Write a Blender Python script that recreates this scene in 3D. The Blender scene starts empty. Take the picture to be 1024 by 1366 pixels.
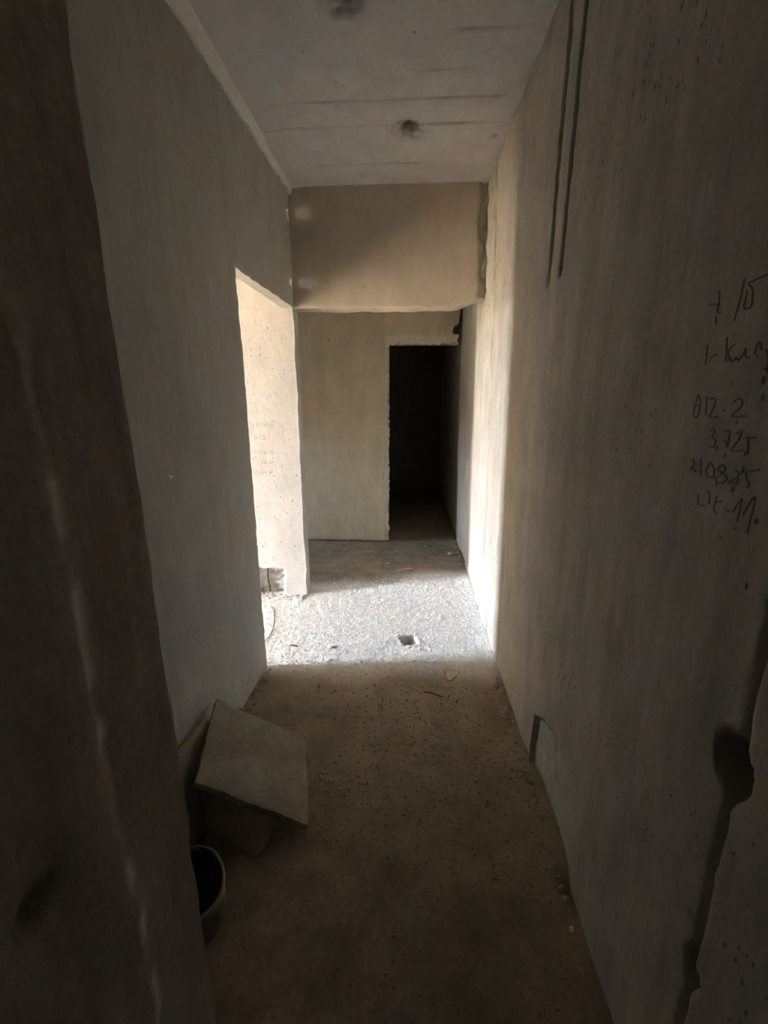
import bpy, math, random
import numpy as np
from mathutils import Matrix, Vector
random.seed(4)
SC = bpy.context.scene
COL = SC.collection

# ---------------------------------------------------------------- camera
cam_data = bpy.data.cameras.new('camera')
cam = bpy.data.objects.new('camera', cam_data)
COL.objects.link(cam)
cam_data.sensor_fit = 'VERTICAL'
cam_data.sensor_height = 36.0
cam_data.sensor_width = 27.0
cam_data.lens = 581.0 / 1366.0 * 36.0
cam_data.clip_start = 0.02
yaw, pitch = math.radians(3.34), math.radians(-14.8)
fwd = Vector((-math.sin(yaw) * math.cos(pitch), math.cos(yaw) * math.cos(pitch), math.sin(pitch)))
rgt = Vector((math.cos(yaw), math.sin(yaw), 0.0))
upv = rgt.cross(fwd)
cam.matrix_world = Matrix(((rgt.x, upv.x, -fwd.x, 0.0), (rgt.y, upv.y, -fwd.y, 0.0), (rgt.z, upv.z, -fwd.z, 1.5), (0, 0, 0, 1)))
SC.camera = cam

# ---------------------------------------------------------------- world: open sky over sunlit ground, seen by the room on the left
world = bpy.data.worlds.new('daylight')
SC.world = world
world.use_nodes = True
wn, wl = world.node_tree.nodes, world.node_tree.links
wn.clear()
w_out = wn.new('ShaderNodeOutputWorld'); w_bg = wn.new('ShaderNodeBackground')
w_tc = wn.new('ShaderNodeTexCoord'); w_sep = wn.new('ShaderNodeSeparateXYZ')
w_ramp = wn.new('ShaderNodeValToRGB'); w_map = wn.new('ShaderNodeMapRange')
w_map.inputs[1].default_value = -0.5; w_map.inputs[2].default_value = 0.5
wl.new(w_tc.outputs['Generated'], w_sep.inputs[0]); wl.new(w_sep.outputs[2], w_map.inputs[0])
wl.new(w_map.outputs[0], w_ramp.inputs[0]); wl.new(w_ramp.outputs[0], w_bg.inputs[0]); wl.new(w_bg.outputs[0], w_out.inputs[0])
SKY = [(0.0, (0.22, 0.20, 0.17)), (0.47, (0.26, 0.24, 0.20)), (0.515, (0.34, 0.32, 0.29)), (0.56, (0.68, 0.77, 0.90)), (0.65, (1.16, 1.36, 1.66)), (0.78, (1.2, 1.46, 1.86)), (1.0, (0.6, 0.82, 1.2))]
els = w_ramp.color_ramp.elements
els[0].position = SKY[0][0]; els[0].color = (*SKY[0][1], 1)
els[1].position = SKY[-1][0]; els[1].color = (*SKY[-1][1], 1)
for p, c in SKY[1:-1]:
    e = els.new(p); e.color = (*c, 1)
w_bg.inputs[1].default_value = 34.0

# portal in the window opening of the left room (guides the sky's light, gives none itself)
WIN = (1.15, 1.75, 0.06, 2.64)           # y0, y1, z0, z1 of the opening in the far left wall
WX = -5.6
HWIN = (3.62, 3.90, 1.05, 1.50)         # small window at the far left end of the hall beyond the beam
HX = -4.05
for wx, (a, b, c, d) in ((HX, HWIN), (WX, WIN)):
    ld = bpy.data.lights.new('window_portal', 'AREA')
    ld.shape = 'RECTANGLE'; ld.size = d - c; ld.size_y = b - a
    ld.cycles.is_portal = True
    lo = bpy.data.objects.new('window_portal', ld); COL.objects.link(lo)
    lo.location = (wx - 0.06, (a + b) / 2, (c + d) / 2)
    lo.rotation_euler = (0, -math.pi / 2, 0)

# sun through the same window: lands on the left room's floor, well short of the corridor
sd = bpy.data.lights.new('sun', 'SUN'); sd.energy = 1550.0; sd.angle = 0.009; sd.color = (1.0, 0.90, 0.76)
so = bpy.data.objects.new('sun', sd); COL.objects.link(so)
so.rotation_euler = Vector((math.cos(math.radians(46)) * 0.989, -math.cos(math.radians(46)) * 0.15, -math.sin(math.radians(46)))).to_track_quat('-Z', 'Y').to_euler()

vs = SC.view_settings
vs.view_transform = 'Standard'; vs.look = 'None'; vs.gamma = 1.0; vs.use_curve_mapping = False
vs.exposure = 2.48
SC.cycles.max_bounces = 16
SC.cycles.diffuse_bounces = 12
SC.cycles.sample_clamp_indirect = 8.0

# ---------------------------------------------------------------- numeric noise
def _hash(ix, iy, iz, seed):
    h = (ix.astype(np.int64) * 374761393 + iy.astype(np.int64) * 668265263 + iz.astype(np.int64) * 2147483647 + seed * 1274126177) & 0xffffffff
    h = ((h ^ (h >> 13)) * 1274126177) & 0xffffffff
    h = h ^ (h >> 16)
    return (h & 0xffff) / 65535.0

def vnoise(x, y, z=0.0, seed=0):
    if np.ndim(z) == 0:
        x, y = np.broadcast_arrays(np.asarray(x, float), np.asarray(y, float))
        ix, iy = np.floor(x).astype(np.int64), np.floor(y).astype(np.int64)
        fx, fy = x - ix, y - iy
        fx, fy = fx * fx * (3 - 2 * fx), fy * fy * (3 - 2 * fy)
        k = np.int64(int(round(z * 100)))
        a = _hash(ix, iy, k, seed); b = _hash(ix + 1, iy, k, seed); c = _hash(ix, iy + 1, k, seed); d = _hash(ix + 1, iy + 1, k, seed)
        return ((a + (b - a) * fx) * (1 - fy) + (c + (d - c) * fx) * fy) * 2 - 1
    x, y, z = np.broadcast_arrays(np.asarray(x, float), np.asarray(y, float), np.asarray(z, float))
    ix, iy, iz = np.floor(x).astype(int), np.floor(y).astype(int), np.floor(z).astype(int)
    fx, fy, fz = x - ix, y - iy, z - iz
    fx, fy, fz = [t * t * (3 - 2 * t) for t in (fx, fy, fz)]
    r = 0
    for dx in (0, 1):
        for dy in (0, 1):
            for dz in (0, 1):
                w = (fx if dx else 1 - fx) * (fy if dy else 1 - fy) * (fz if dz else 1 - fz)
                r = r + w * _hash(ix + dx, iy + dy, iz + dz, seed)
    return r * 2 - 1

def fbm(x, y, f=1.0, octv=3, seed=0):
    r, a, n = 0, 1.0, 0
    for k in range(octv):
        r = r + a * vnoise(x * f, y * f, 0.37 * k, seed + k * 7); n += a
        a *= 0.5; f *= 2.03
    return r / n

def sstep(a, b, x):
    t = np.clip((x - a) / (b - a), 0, 1)
    return t * t * (3 - 2 * t)

def spans(*seg):
    return np.unique(np.round(np.concatenate([np.arange(a, b - 1e-9, s) for a, b, s in seg] + [np.array([seg[-1][1]])]), 5))

# ---------------------------------------------------------------- materials
def new_mat(name):
    m = bpy.data.materials.new(name); m.use_nodes = True
    nt = m.node_tree; nt.nodes.clear()
    out = nt.nodes.new('ShaderNodeOutputMaterial'); b = nt.nodes.new('ShaderNodeBsdfPrincipled')
    nt.links.new(b.outputs[0], out.inputs[0])
    return m, nt, b

def concrete(name, c1, c2, dark, raw=(0.5, 0.5, 0.45), coord='world', streak=0.5, pits=0.5, pit_scale=(28, 28, 11), bump=0.5, grain=140.0, rough=0.92, patch=1.3, spec=0.15, wear=0.8):
    m, nt, b = new_mat(name)
    N, L = nt.nodes.new, nt.links.new
    if coord == 'world':
        src = N('ShaderNodeNewGeometry').outputs['Position']
    else:
        src = N('ShaderNodeTexCoord').outputs['Object']
    def mapping(sc):
        mp = N('ShaderNodeMapping'); mp.inputs['Scale'].default_value = sc; L(src, mp.inputs[0]); return mp.outputs[0]
    def noise(sc, scale, det=6, rg=0.6):
        n = N('ShaderNodeTexNoise'); n.inputs['Scale'].default_value = scale; n.inputs['Detail'].default_value = det; n.inputs['Roughness'].default_value = rg
        L(mapping(sc), n.inputs['Vector']); return n.outputs[0]
    def rng(v, a, bb, lo=0.0, hi=1.0):
        r = N('ShaderNodeMapRange'); r.inputs[1].default_value = a; r.inputs[2].default_value = bb; r.inputs[3].default_value = lo; r.inputs[4].default_value = hi
        L(v, r.inputs[0]); return r.outputs[0]
    def mix(fac, a, c, mode='MIX'):
        x = N('ShaderNodeMix'); x.data_type = 'RGBA'; x.blend_type = mode
        for i, v in ((0, fac), (6, a), (7, c)):
            if isinstance(v, (tuple, float, int)):
                x.inputs[i].default_value = (*v, 1) if isinstance(v, tuple) else v
            else:
                L(v, x.inputs[i])
        return x.outputs[2]
    def math_(op, a, c):
        x = N('ShaderNodeMath'); x.operation = op
        for i, v in ((0, a), (1, c)):
            if isinstance(v, (float, int)): x.inputs[i].default_value = v
            else: L(v, x.inputs[i])
        return x.outputs[0]
    big = rng(noise((1, 1, 1), patch, 5), 0.35, 0.65)
    col = mix(big, c1, c2)
    st = rng(noise((7, 7, 0.45), 1.6, 5, 0.65), 0.48, 0.72)
    col = mix(math_('MULTIPLY', st, streak), col, dark)
    mid = rng(noise((1, 1, 0.5), 8.0, 6, 0.72), 0.32, 0.70, 0.66, 1.16)
    fine = rng(noise((1, 1, 1), 70.0, 4, 0.7), 0.3, 0.7, 0.80, 1.16)
    v = math_('MULTIPLY', mid, fine)
    cmb = N('ShaderNodeCombineColor')
    for i in range(3): L(v, cmb.inputs[i])
    col = mix(wear, col, mix(1.0, col, cmb.outputs[0], 'MULTIPLY'))
    if streak > 0:
        s2 = rng(noise((26, 26, 1.1), 1.0, 4, 0.7), 0.50, 0.70)
        col = mix(math_('MULTIPLY', s2, streak * 0.7), col, dark)
    at = N('ShaderNodeAttribute'); at.attribute_name = 'raw'
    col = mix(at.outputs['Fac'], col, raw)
    at2 = N('ShaderNodeAttribute'); at2.attribute_name = 'recess_dark'  # darkens recesses, cracks and joints; shade put into the colour
    col = mix(at2.outputs['Fac'], col, tuple(x * 0.30 for x in dark))
    hgt = math_('ADD', math_('MULTIPLY', noise((1, 1, 1), grain, 5, 0.7), 0.35), math_('MULTIPLY', noise((1, 1, 0.7), 22.0, 6, 0.6), 0.9))
    if pits > 0:
        vo = N('ShaderNodeTexVoronoi'); vo.inputs['Scale'].default_value = 1.0
        wob = N('ShaderNodeTexNoise'); wob.inputs['Scale'].default_value = 60.0; L(src, wob.inputs['Vector'])
        vm = N('ShaderNodeVectorMath'); vm.operation = 'MULTIPLY_ADD'
        L(wob.outputs['Color'], vm.inputs[0]); vm.inputs[1].default_value = (0.35, 0.35, 0.35)
        L(mapping(pit_scale), vm.inputs[2]); L(vm.outputs[0], vo.inputs['Vector'])
        sp = N('ShaderNodeSeparateColor'); L(vo.outputs['Color'], sp.inputs[0])
        dens = rng(noise((1, 1, 0.5), 2.2, 3), 0.36, 0.56, 0.45, 1.0)
        size = math_('MULTIPLY', rng(sp.outputs[0], 1.0 - pits * 0.75, 1.0, 0.0, 0.27), dens)
        d = math_('SUBTRACT', size, vo.outputs['Distance'])
        pm = rng(d, 0.0, 0.07)
        col = mix(math_('MULTIPLY', pm, 0.72), col, tuple(x * 0.35 for x in dark))
        hgt = math_('SUBTRACT', hgt, math_('MULTIPLY', pm, 1.4))
    L(col, b.inputs['Base Color'])
    b.inputs['Roughness'].default_value = rough
    b.inputs['Specular IOR Level'].default_value = spec
    bp = N('ShaderNodeBump'); bp.inputs['Strength'].default_value = bump; bp.inputs['Distance'].default_value = 0.006
    L(hgt, bp.inputs['Height']); L(bp.outputs[0], b.inputs['Normal'])
    return m

def plain(name, c, rough=0.8, var=0.25, scale=30.0, metal=0.0, bump=0.2):
    m, nt, b = new_mat(name)
    N, L = nt.nodes.new, nt.links.new
    tc = N('ShaderNodeTexCoord'); n = N('ShaderNodeTexNoise'); n.inputs['Scale'].default_value = scale; n.inputs['Detail'].default_value = 5
    L(tc.outputs['Object'], n.inputs['Vector'])
    r = N('ShaderNodeValToRGB'); r.color_ramp.elements[0].position = 0.3; r.color_ramp.elements[1].position = 0.7
    r.color_ramp.elements[0].color = (*[x * (1 - var) for x in c], 1); r.color_ramp.elements[1].color = (*[min(1, x * (1 + var)) for x in c], 1)
    L(n.outputs[0], r.inputs[0]); L(r.outputs[0], b.inputs['Base Color'])
    b.inputs['Roughness'].default_value = rough; b.inputs['Metallic'].default_value = metal; b.inputs['Specular IOR Level'].default_value = 0.2
    bp = N('ShaderNodeBump'); bp.inputs['Strength'].default_value = bump; bp.inputs['Distance'].default_value = 0.003
    L(n.outputs[0], bp.inputs['Height']); L(bp.outputs[0], b.inputs['Normal'])
    return m

M_RIGHT = concrete('right_wall_concrete', (0.48, 0.437, 0.37), (0.54, 0.496, 0.425), (0.33, 0.295, 0.245), raw=(0.50, 0.515, 0.45), streak=0.45, pits=0.85, pit_scale=(66, 66, 36), bump=1.0, wear=0.7)
M_LEFT = concrete('left_wall_concrete', (0.43, 0.418, 0.37), (0.49, 0.475, 0.425), (0.34, 0.325, 0.28), raw=(0.6, 0.58, 0.53), streak=0.25, pits=0.2, pit_scale=(60, 60, 34), bump=0.7, wear=0.4)
M_PIER = concrete('pier_concrete', (0.48, 0.46, 0.415), (0.54, 0.52, 0.475), (0.42, 0.39, 0.34), raw=(0.66, 0.64, 0.6), streak=0.2, pits=0.6, pit_scale=(48, 48, 32), bump=0.8, wear=0.4)
M_END = concrete('end_wall_plaster', (0.66, 0.56, 0.395), (0.72, 0.62, 0.455), (0.50, 0.41, 0.275), raw=(0.80, 0.76, 0.68), streak=0.2, pits=0.1, wear=0.45)
M_BEAM = concrete('beam_concrete', (0.50, 0.445, 0.365), (0.56, 0.50, 0.41), (0.34, 0.295, 0.24), raw=(0.62, 0.57, 0.47), streak=0.08, pits=0.06, wear=0.4)
M_CEIL = concrete('ceiling_concrete', (0.56, 0.545, 0.51), (0.63, 0.61, 0.57), (0.40, 0.37, 0.32), raw=(0.64, 0.62, 0.57), streak=0.0, pits=0.08, pit_scale=(40, 40, 40), wear=0.4)
M_NEAR = concrete('doorway_concrete', (0.40, 0.335, 0.27), (0.50, 0.43, 0.35), (0.24, 0.19, 0.145), raw=(0.8, 0.76, 0.68), streak=0.5, pits=0.1, bump=1.0)
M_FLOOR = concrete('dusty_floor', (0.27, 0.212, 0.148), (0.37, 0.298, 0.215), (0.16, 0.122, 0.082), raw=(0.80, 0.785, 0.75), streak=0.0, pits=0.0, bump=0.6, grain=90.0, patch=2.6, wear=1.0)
M_SLAB = concrete('slab_concrete', (0.36, 0.32, 0.26), (0.43, 0.385, 0.315), (0.24, 0.205, 0.16), raw=(0.45, 0.42, 0.36), coord='object', streak=0.1, pits=0.3, pit_scale=(30, 30, 30), patch=5.0)
M_SLAB2 = concrete('slab_concrete_brown', (0.34, 0.28, 0.22), (0.40, 0.33, 0.26), (0.24, 0.19, 0.14), coord='object', streak=0.1, pits=0.2, pit_scale=(30, 30, 30), patch=5.0)
M_FILLET_LIT = concrete('lit_fillet_plaster', (0.66, 0.64, 0.59), (0.72, 0.70, 0.65), (0.55, 0.52, 0.46), raw=(0.76, 0.74, 0.69), streak=0.1, pits=0.0)  # fresh plaster, paler still to carry the light the fillet catches
M_ROOM = concrete('other_room_concrete', (0.68, 0.64, 0.57), (0.73, 0.69, 0.62), (0.38, 0.35, 0.3), streak=0.3, pits=0.0)
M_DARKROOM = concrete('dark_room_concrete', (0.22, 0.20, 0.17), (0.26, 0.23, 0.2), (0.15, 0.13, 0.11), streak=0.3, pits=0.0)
M_GRIT_LIT = plain('grit', (0.76, 0.75, 0.73), 0.95, 0.3, 40)  # pale grit, whitened further to brighten the lit strip
M_GRITBROWN = plain('brown_grit', (0.37, 0.305, 0.225), 0.95, 0.4, 60)
M_STONE = plain('rubble_stone', (0.43, 0.385, 0.32), 0.95, 0.25, 30)
M_STONE_BROWN = plain('brown_rubble_stone', (0.33, 0.27, 0.21), 0.95, 0.3, 30)
M_WHITE = plain('white_plaster_chip', (0.78, 0.76, 0.72), 0.9, 0.1, 30)
M_SCRAP = plain('tan_scrap', (0.52, 0.43, 0.27), 0.9, 0.2, 30)
M_WOOD = plain('splinter_wood', (0.13, 0.09, 0.06), 0.8, 0.3, 60)
M_STRAW = plain('pale_wood', (0.55, 0.45, 0.29), 0.8, 0.2, 60)
M_INK = plain('graphite', (0.17, 0.145, 0.12), 0.7, 0.2, 200)
M_INKFAINT = plain('faint_graphite', (0.30, 0.27, 0.23), 0.8, 0.2, 200)
M_STEEL = plain('rusty_steel', (0.12, 0.075, 0.05), 0.7, 0.4, 80, 0.4)
M_BUCKET = plain('bucket_steel', (0.21, 0.195, 0.165), 0.55, 0.3, 25, 0.3)
M_BUCKETIN = plain('bucket_inside_dark', (0.02, 0.018, 0.016), 0.9, 0.3, 25)  # near-black tone for the bucket's inside

# ---------------------------------------------------------------- mesh helpers
def mesh_obj(name, verts, faces, mat, parent=None, smooth=None, attrs=None, kind=None):
    me = bpy.data.meshes.new(name)
    verts = np.asarray(verts, float)
    me.from_pydata(verts.tolist(), [], faces)
    if smooth is not None:
        me.polygons.foreach_set('use_smooth', np.asarray(smooth, bool))
    for k, v in (attrs or {}).items():
        a = me.attributes.new(k, 'FLOAT', 'POINT'); a.data.foreach_set('value', np.asarray(v, np.float32))
    me.materials.append(mat); me.update()
    o = bpy.data.objects.new(name, me); COL.objects.link(o)
    if parent is not None: o.parent = parent
    if kind: o['kind'] = kind
    return o

def tag(o, label, cat, group=None):
    o['label'] = label; o['category'] = cat
    if group: o['group'] = group
    return o

def solid(name, us, vs_, mask, front, back, mat, parent=None, kind='structure', flip=False):
    """A wall: the cells of a (u,v) grid where mask is true, closed between a shaped front face and a plain back face."""
    U, V = np.meshgrid(us, vs_, indexing='ij')
    uc, vc = np.meshgrid((us[1:] + us[:-1]) / 2, (vs_[1:] + vs_[:-1]) / 2, indexing='ij')
    m = mask(uc, vc) if mask else np.ones_like(uc, bool)
    m = np.broadcast_to(m, uc.shape)
    P, attrs = front(U, V)
    Q = back(U, V)
    nu, nv = U.shape
    used = np.zeros(U.shape, bool)
    for a in (0, 1):
        for c in (0, 1):
            used[a:nu - 1 + a, c:nv - 1 + c] |= m
    idx = -np.ones(U.shape, int); n = int(used.sum()); idx[used] = np.arange(n)
    ii, jj = np.nonzero(m)
    q = np.stack([idx[ii, jj], idx[ii + 1, jj], idx[ii + 1, jj + 1], idx[ii, jj + 1]], 1)
    if flip: q = q[:, ::-1]
    verts = [P[used]]
    att = {k: [v[used]] for k, v in attrs.items()}
    faces = [q]; smooth = [np.ones(len(q), bool)]
    # back
    verts.append(Q[used])
    for k, v in attrs.items(): att[k].append(np.zeros(n))
    faces.append(q[:, ::-1] + n); smooth.append(np.ones(len(q), bool))
    # rims
    pm = np.pad(m, 1)
    rims = []
    a, c = np.nonzero(m & ~pm[:-2, 1:-1]); rims.append(np.stack([a, c + 1, a, c], 1))
    a, c = np.nonzero(m & ~pm[2:, 1:-1]); rims.append(np.stack([a + 1, c, a + 1, c + 1], 1))
    a, c = np.nonzero(m & ~pm[1:-1, :-2]); rims.append(np.stack([a, c, a + 1, c], 1))
    a, c = np.nonzero(m & ~pm[1:-1, 2:]); rims.append(np.stack([a + 1, c + 1, a, c + 1], 1))
    R = np.concatenate(rims); k = len(R)
    p0, p1 = P[R[:, 0], R[:, 1]], P[R[:, 2], R[:, 3]]
    q0, q1 = Q[R[:, 0], R[:, 1]], Q[R[:, 2], R[:, 3]]
    base = 2 * n
    verts += [p0, p1, q1, q0]
    for kk, v in attrs.items():
        att[kk] += [v[R[:, 0], R[:, 1]] * 0, v[R[:, 2], R[:, 3]] * 0, np.zeros(k), np.zeros(k)]
    ar = np.arange(k)
    f = np.stack([base + ar + 3 * k, base + ar + 2 * k, base + ar + k, base + ar], 1)
    if flip: f = f[:, ::-1]
    f = f[:, ::-1]
    faces.append(f); smooth.append(np.zeros(k, bool))
    return mesh_obj(name, np.concatenate(verts), np.concatenate(faces).tolist(), mat, parent, np.concatenate(smooth),
                    {kk: np.concatenate(v) for kk, v in att.items()}, kind)

def jit(u, v, seed, f=26.0):
    return 0.6 * vnoise(u * f, v * f, 0, seed) + 0.4 * vnoise(u * f * 2.7, v * f * 2.7, 0, seed + 3)

H = 2.766
def x_right(z): return 0.525 - 0.021 * z
def x_left(y): return -0.799 + 0.015 * (y - 2.15)

# ---------------------------------------------------------------- right wall
def right_depth(Y, Z):
    """how far the surface stands out into the corridor, and the raw marks and recess darkening"""
    d = 0.005 * fbm(Y, Z, 1.1, 3, 3) + 0.0012 * fbm(Y, Z, 9.0, 3, 11)
    raw = np.zeros_like(d); recess_dark = np.zeros_like(d)
    for (y0, z0, y1, z1, hw) in ((1.699, 2.663, 1.742, 1.885, 0.020), (1.572, 2.574, 1.614, 1.888, 0.019)):
        yc = y0 + (y1 - y0) * (Z - z0) / (z1 - z0) + 0.004 * vnoise(Z * 14, 0 * Z, 0, 5)
        w = hw * (1 + 0.25 * vnoise(Z * 40, 0 * Z + y0, 0, 9))
        g = (1 - sstep(0.65, 1.05, np.abs(Y - yc) / w)) * sstep(z1 - 0.012, z1 + 0.02, Z)
        d = d - 0.020 * g; recess_dark = np.maximum(recess_dark, 0.55 * g)  # grooves tinted dark as well as cut in
    # plaster strip below the beam's end, with ragged edges
    a = 2.86 + 0.035 * fbm(Z, 0 * Z, 3.0, 3, 21) - 0.22 * (1 - sstep(0.0, 0.75, Z)) ; b = 3.14 + 0.02 * fbm(Z, 0 * Z, 4.0, 3, 31)
    s = sstep(a, a + 0.006, Y) * (1 - sstep(b, b + 0.006, Y))
    d = d + s * (0.005 + 0.004 * fbm(Y, Z, 14, 3, 41))
    cr = np.exp(-((Y - a + 0.006) / 0.016) ** 2) * (0.5 + 0.5 * vnoise(Z * 5, 0 * Z, 0, 43)) + np.exp(-((Y - b - 0.012) / 0.020) ** 2) * (0.5 + 0.5 * vnoise(Z * 6, 0 * Z, 0, 47))
    mid = a * 0.45 + b * 0.55 + 0.02 * fbm(Z, 0 * Z, 7.0, 2, 53)
    cr = cr + 0.8 * np.exp(-((Y - mid) / 0.015) ** 2) * (vnoise(Z * 4, 0 * Z, 0, 57) > -0.2)
    cr = np.clip(cr, 0, 1)
    d = d - 0.013 * cr; recess_dark = np.maximum(recess_dark, 0.75 * cr * (0.6 + 0.4 * vnoise(Y * 60, Z * 30, 0, 58))); raw = np.maximum(raw, 0.35 * s * (1 - cr))  # cracks darkened by colour, as frontal light does not show them
    top = sstep(1.75, 2.2, Z) * s
    d = d + top * 0.010 * fbm(Y, Z, 18, 3, 59)
    # bare patch at the foot of the wall where the plaster has fallen off
    py = np.interp(Z, [0.0, 0.05, 0.15, 0.266, 0.33, 0.375, 0.40], [1.06, 1.085, 1.075, 1.09, 1.17, 1.26, 1.42])
    pz = np.interp(Y, [1.05, 1.09, 1.17, 1.26, 1.40, 1.521, 1.56], [0.05, 0.27, 0.335, 0.362, 0.33, 0.26, 0.0])
    e = 0.010 * fbm(Y, Z, 16, 3, 61)
    p = sstep(-0.006, 0.006, pz + e - Z) * sstep(-0.004, 0.004, Y - py - e) * sstep(0.0, 0.008, 1.55 + e - Y)
    d = d - p * (0.022 - 0.006 * fbm(Y, Z, 22, 3, 67)); raw = np.maximum(raw, 0.9 * p)
    lip = p * (1 - sstep(0.0, 0.03, pz + e - Z)); recess_dark = np.maximum(recess_dark, 0.25 * lip)  # shadow line under the plaster lip, painted into the colour
    # near edge: the wall of the next room stands proud of a ragged joint
    ye = 0.555 + 0.005 * fbm(Z, 0 * Z, 7.0, 3, 71)
    nr = 1 - sstep(ye - 0.006, ye + 0.002, Y)
    d = d + nr * (0.014 + 0.003 * fbm(Y, Z, 12, 3, 73))
    jt = np.exp(-((Y - ye - 0.012) / 0.010) ** 2) * (1 - nr)
    d = d - 0.022 * jt; recess_dark = np.maximum(recess_dark, 0.3 * jt)  # shade on the joint's far side, painted into the colour
    for (hy, hz, r, dep) in ((0.574, 0.950, 0.046, 0.07), (0.566, 0.53, 0.030, 0.03)):
        rr = np.sqrt((Y - hy) ** 2 + ((Z - hz) * 0.95) ** 2) / (r * (1 + 0.15 * fbm(Y, Z, 18, 2, 79)))
        h = 1 - sstep(0.5, 1.2, rr)
        d = d - dep * h; recess_dark = np.maximum(recess_dark, 0.8 * h)  # dark inside of the holes put into the colour
    # chipped foot
    ft = (1 - sstep(0.0, 0.05, Z)) * sstep(0.2, 0.5, fbm(Y, Z, 8, 2, 83))
    d = d - 0.012 * ft
    return d, raw, recess_dark

def right_front(Y, Z):
    d, raw, recess_dark = right_depth(Y, Z)
    return np.stack([x_right(Z) - d, Y, Z], -1), {'raw': raw, 'recess_dark': recess_dark}

us = spans((-2.6, 0.3, 0.08), (0.3, 0.50, 0.012), (0.50, 0.63, 0.006), (0.63, 1.05, 0.012), (1.05, 1.57, 0.008), (1.57, 1.76, 0.005), (1.76, 2.6, 0.013), (2.6, 3.2, 0.006), (3.2, 4.6, 0.02), (4.6, 7.6, 0.12))
zs = spans((-0.03, 0.45, 0.009), (0.45, 2.0, 0.014), (2.0, H, 0.014))
wall_right = solid('wall_right', us, zs, None, right_front, lambda Y, Z: np.stack([Y * 0 + 0.74, Y, Z], -1), M_RIGHT, flip=True)

# ---------------------------------------------------------------- left wall with the opening into the lit room
OY0, OZ = 2.15, 2.07
def left_front(Y, Z):
    d = 0.004 * fbm(Y, Z, 1.3, 3, 103) + 0.0012 * fbm(Y, Z, 8.0, 3, 107)
    near = np.exp(-np.clip(np.abs(Y - OY0), 0, 9) / 0.03) * (Z < OZ + 0.03)
    tp = np.exp(-np.abs(Z - OZ) / 0.02) * (Y > OY0 - 0.02)
    y2 = Y + 0.006 * near * jit(Y, Z, 111); z2 = Z + 0.006 * tp * jit(Y, Z, 113) + 0.012 * tp * (Y - 2.6) * 0.4
    d = d - 0.006 * np.maximum(near, tp) * np.clip(jit(Y, Z, 117, 16), 0, 1)
    return np.stack([x_left(Y) + d, y2, z2], -1), {'raw': 0.6 * np.clip(near + tp - 0.5, 0, 1), 'recess_dark': 0 * d}
us = spans((0.5, 1.0, 0.06), (1.0, 2.1, 0.018), (2.1, 2.15, 0.010), (2.15, 3.02, 0.014), (3.02, 3.15, 0.008))
zs = spans((-0.03, 2.05, 0.018), (2.05, 2.07, 0.01), (2.07, H, 0.014))
def left_mask(y, z):
    m = ~((y > OY0) & (z < OZ))
    for hz, hh in ((2.60, 0.032), (2.215, 0.024)):          # two chinks between wall and beam, light leaks through
        m &= ~((y > 3.035) & (y < 3.092) & (np.abs(z - hz) < hh))
    return m & ~((y > 3.100) & (z < H))
wall_left = solid('wall_left', us, zs, left_mask, left_front, lambda Y, Z: np.stack([x_left(Y) - 0.07, Y, Z], -1), M_LEFT)

# ---------------------------------------------------------------- pier wall facing the light
PY = 3.092
def pier_front(X, Z):
    d = 0.004 * fbm(X, Z, 1.4, 3, 203) + 0.0015 * fbm(X, Z, 10.0, 3, 207)
    ed = np.exp(-np.abs(X + 0.785) / 0.018)
    x2 = X + 0.008 * ed * jit(X, Z, 211, 14)
    d = d - 0.008 * ed * np.clip(jit(X, Z, 213, 20), 0, 1)
    r = np.maximum(np.abs(X + 1.06) / 0.105, np.abs(Z - 0.09) / 0.125) + 0.12 * fbm(X, Z, 20, 3, 217)
    n = 1 - sstep(0.85, 1.0, r)
    d = d - n * (0.055 - 0.030 * fbm(X, Z, 38, 3, 219))
    return np.stack([x2, PY - d, Z], -1), {'raw': 0.5 * ed + 0.4 * n, 'recess_dark': 0.35 * n * (fbm(X, Z, 30, 2, 221) > 0.1)}
us = spans((-5.65, -1.35, 0.15), (-1.35, -0.9, 0.011), (-0.9, -0.785, 0.008))
zs = spans((-0.03, 0.3, 0.010), (0.3, 2.1, 0.016), (2.1, H, 0.06))
wall_pier = solid('wall_pier', us, zs, None, pier_front, lambda X, Z: np.stack([X, X * 0 + 3.215, Z], -1), M_PIER)

# ---------------------------------------------------------------- beam across the corridor
def beam_front(X, Z):
    d = 0.004 * fbm(X, Z, 1.6, 3, 303) + 0.001 * fbm(X, Z, 10, 3, 307)
    bt = np.exp(-np.abs(Z - 2.07) / 0.012)
    z2 = Z + 0.006 * bt * jit(X, Z, 311, 18) - 0.02 * sstep(0.36, 0.30, X) * 0
    z2 = z2 + 0.055 * sstep(0.26, 0.46, X) * (1 - sstep(2.07, 2.3, Z))
    en = sstep(0.405, 0.432, X + 0.022 * fbm(X, Z, 9, 3, 313))
    d = d - en * (0.026 - 0.030 * fbm(X, Z, 26, 3, 317))
    pk = np.exp(-(((X + 0.315) / 0.006) ** 2 + ((Z - 2.193) / 0.006) ** 2))
    d = d - 0.02 * pk
    return np.stack([X, 3.105 - d, z2], -1), {'raw': 0.8 * bt * (fbm(X, Z, 20, 2, 319) > -0.3) + 0.4 * en, 'recess_dark': np.clip(0.8 * pk + 0.1 * en * (fbm(X, Z, 22, 2, 321) > 0), 0, 1)}
us = spans((-0.80, 0.34, 0.014), (0.34, 0.49, 0.007))
zs = spans((2.07, 2.11, 0.008), (2.11, H + 0.02, 0.014))
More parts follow.
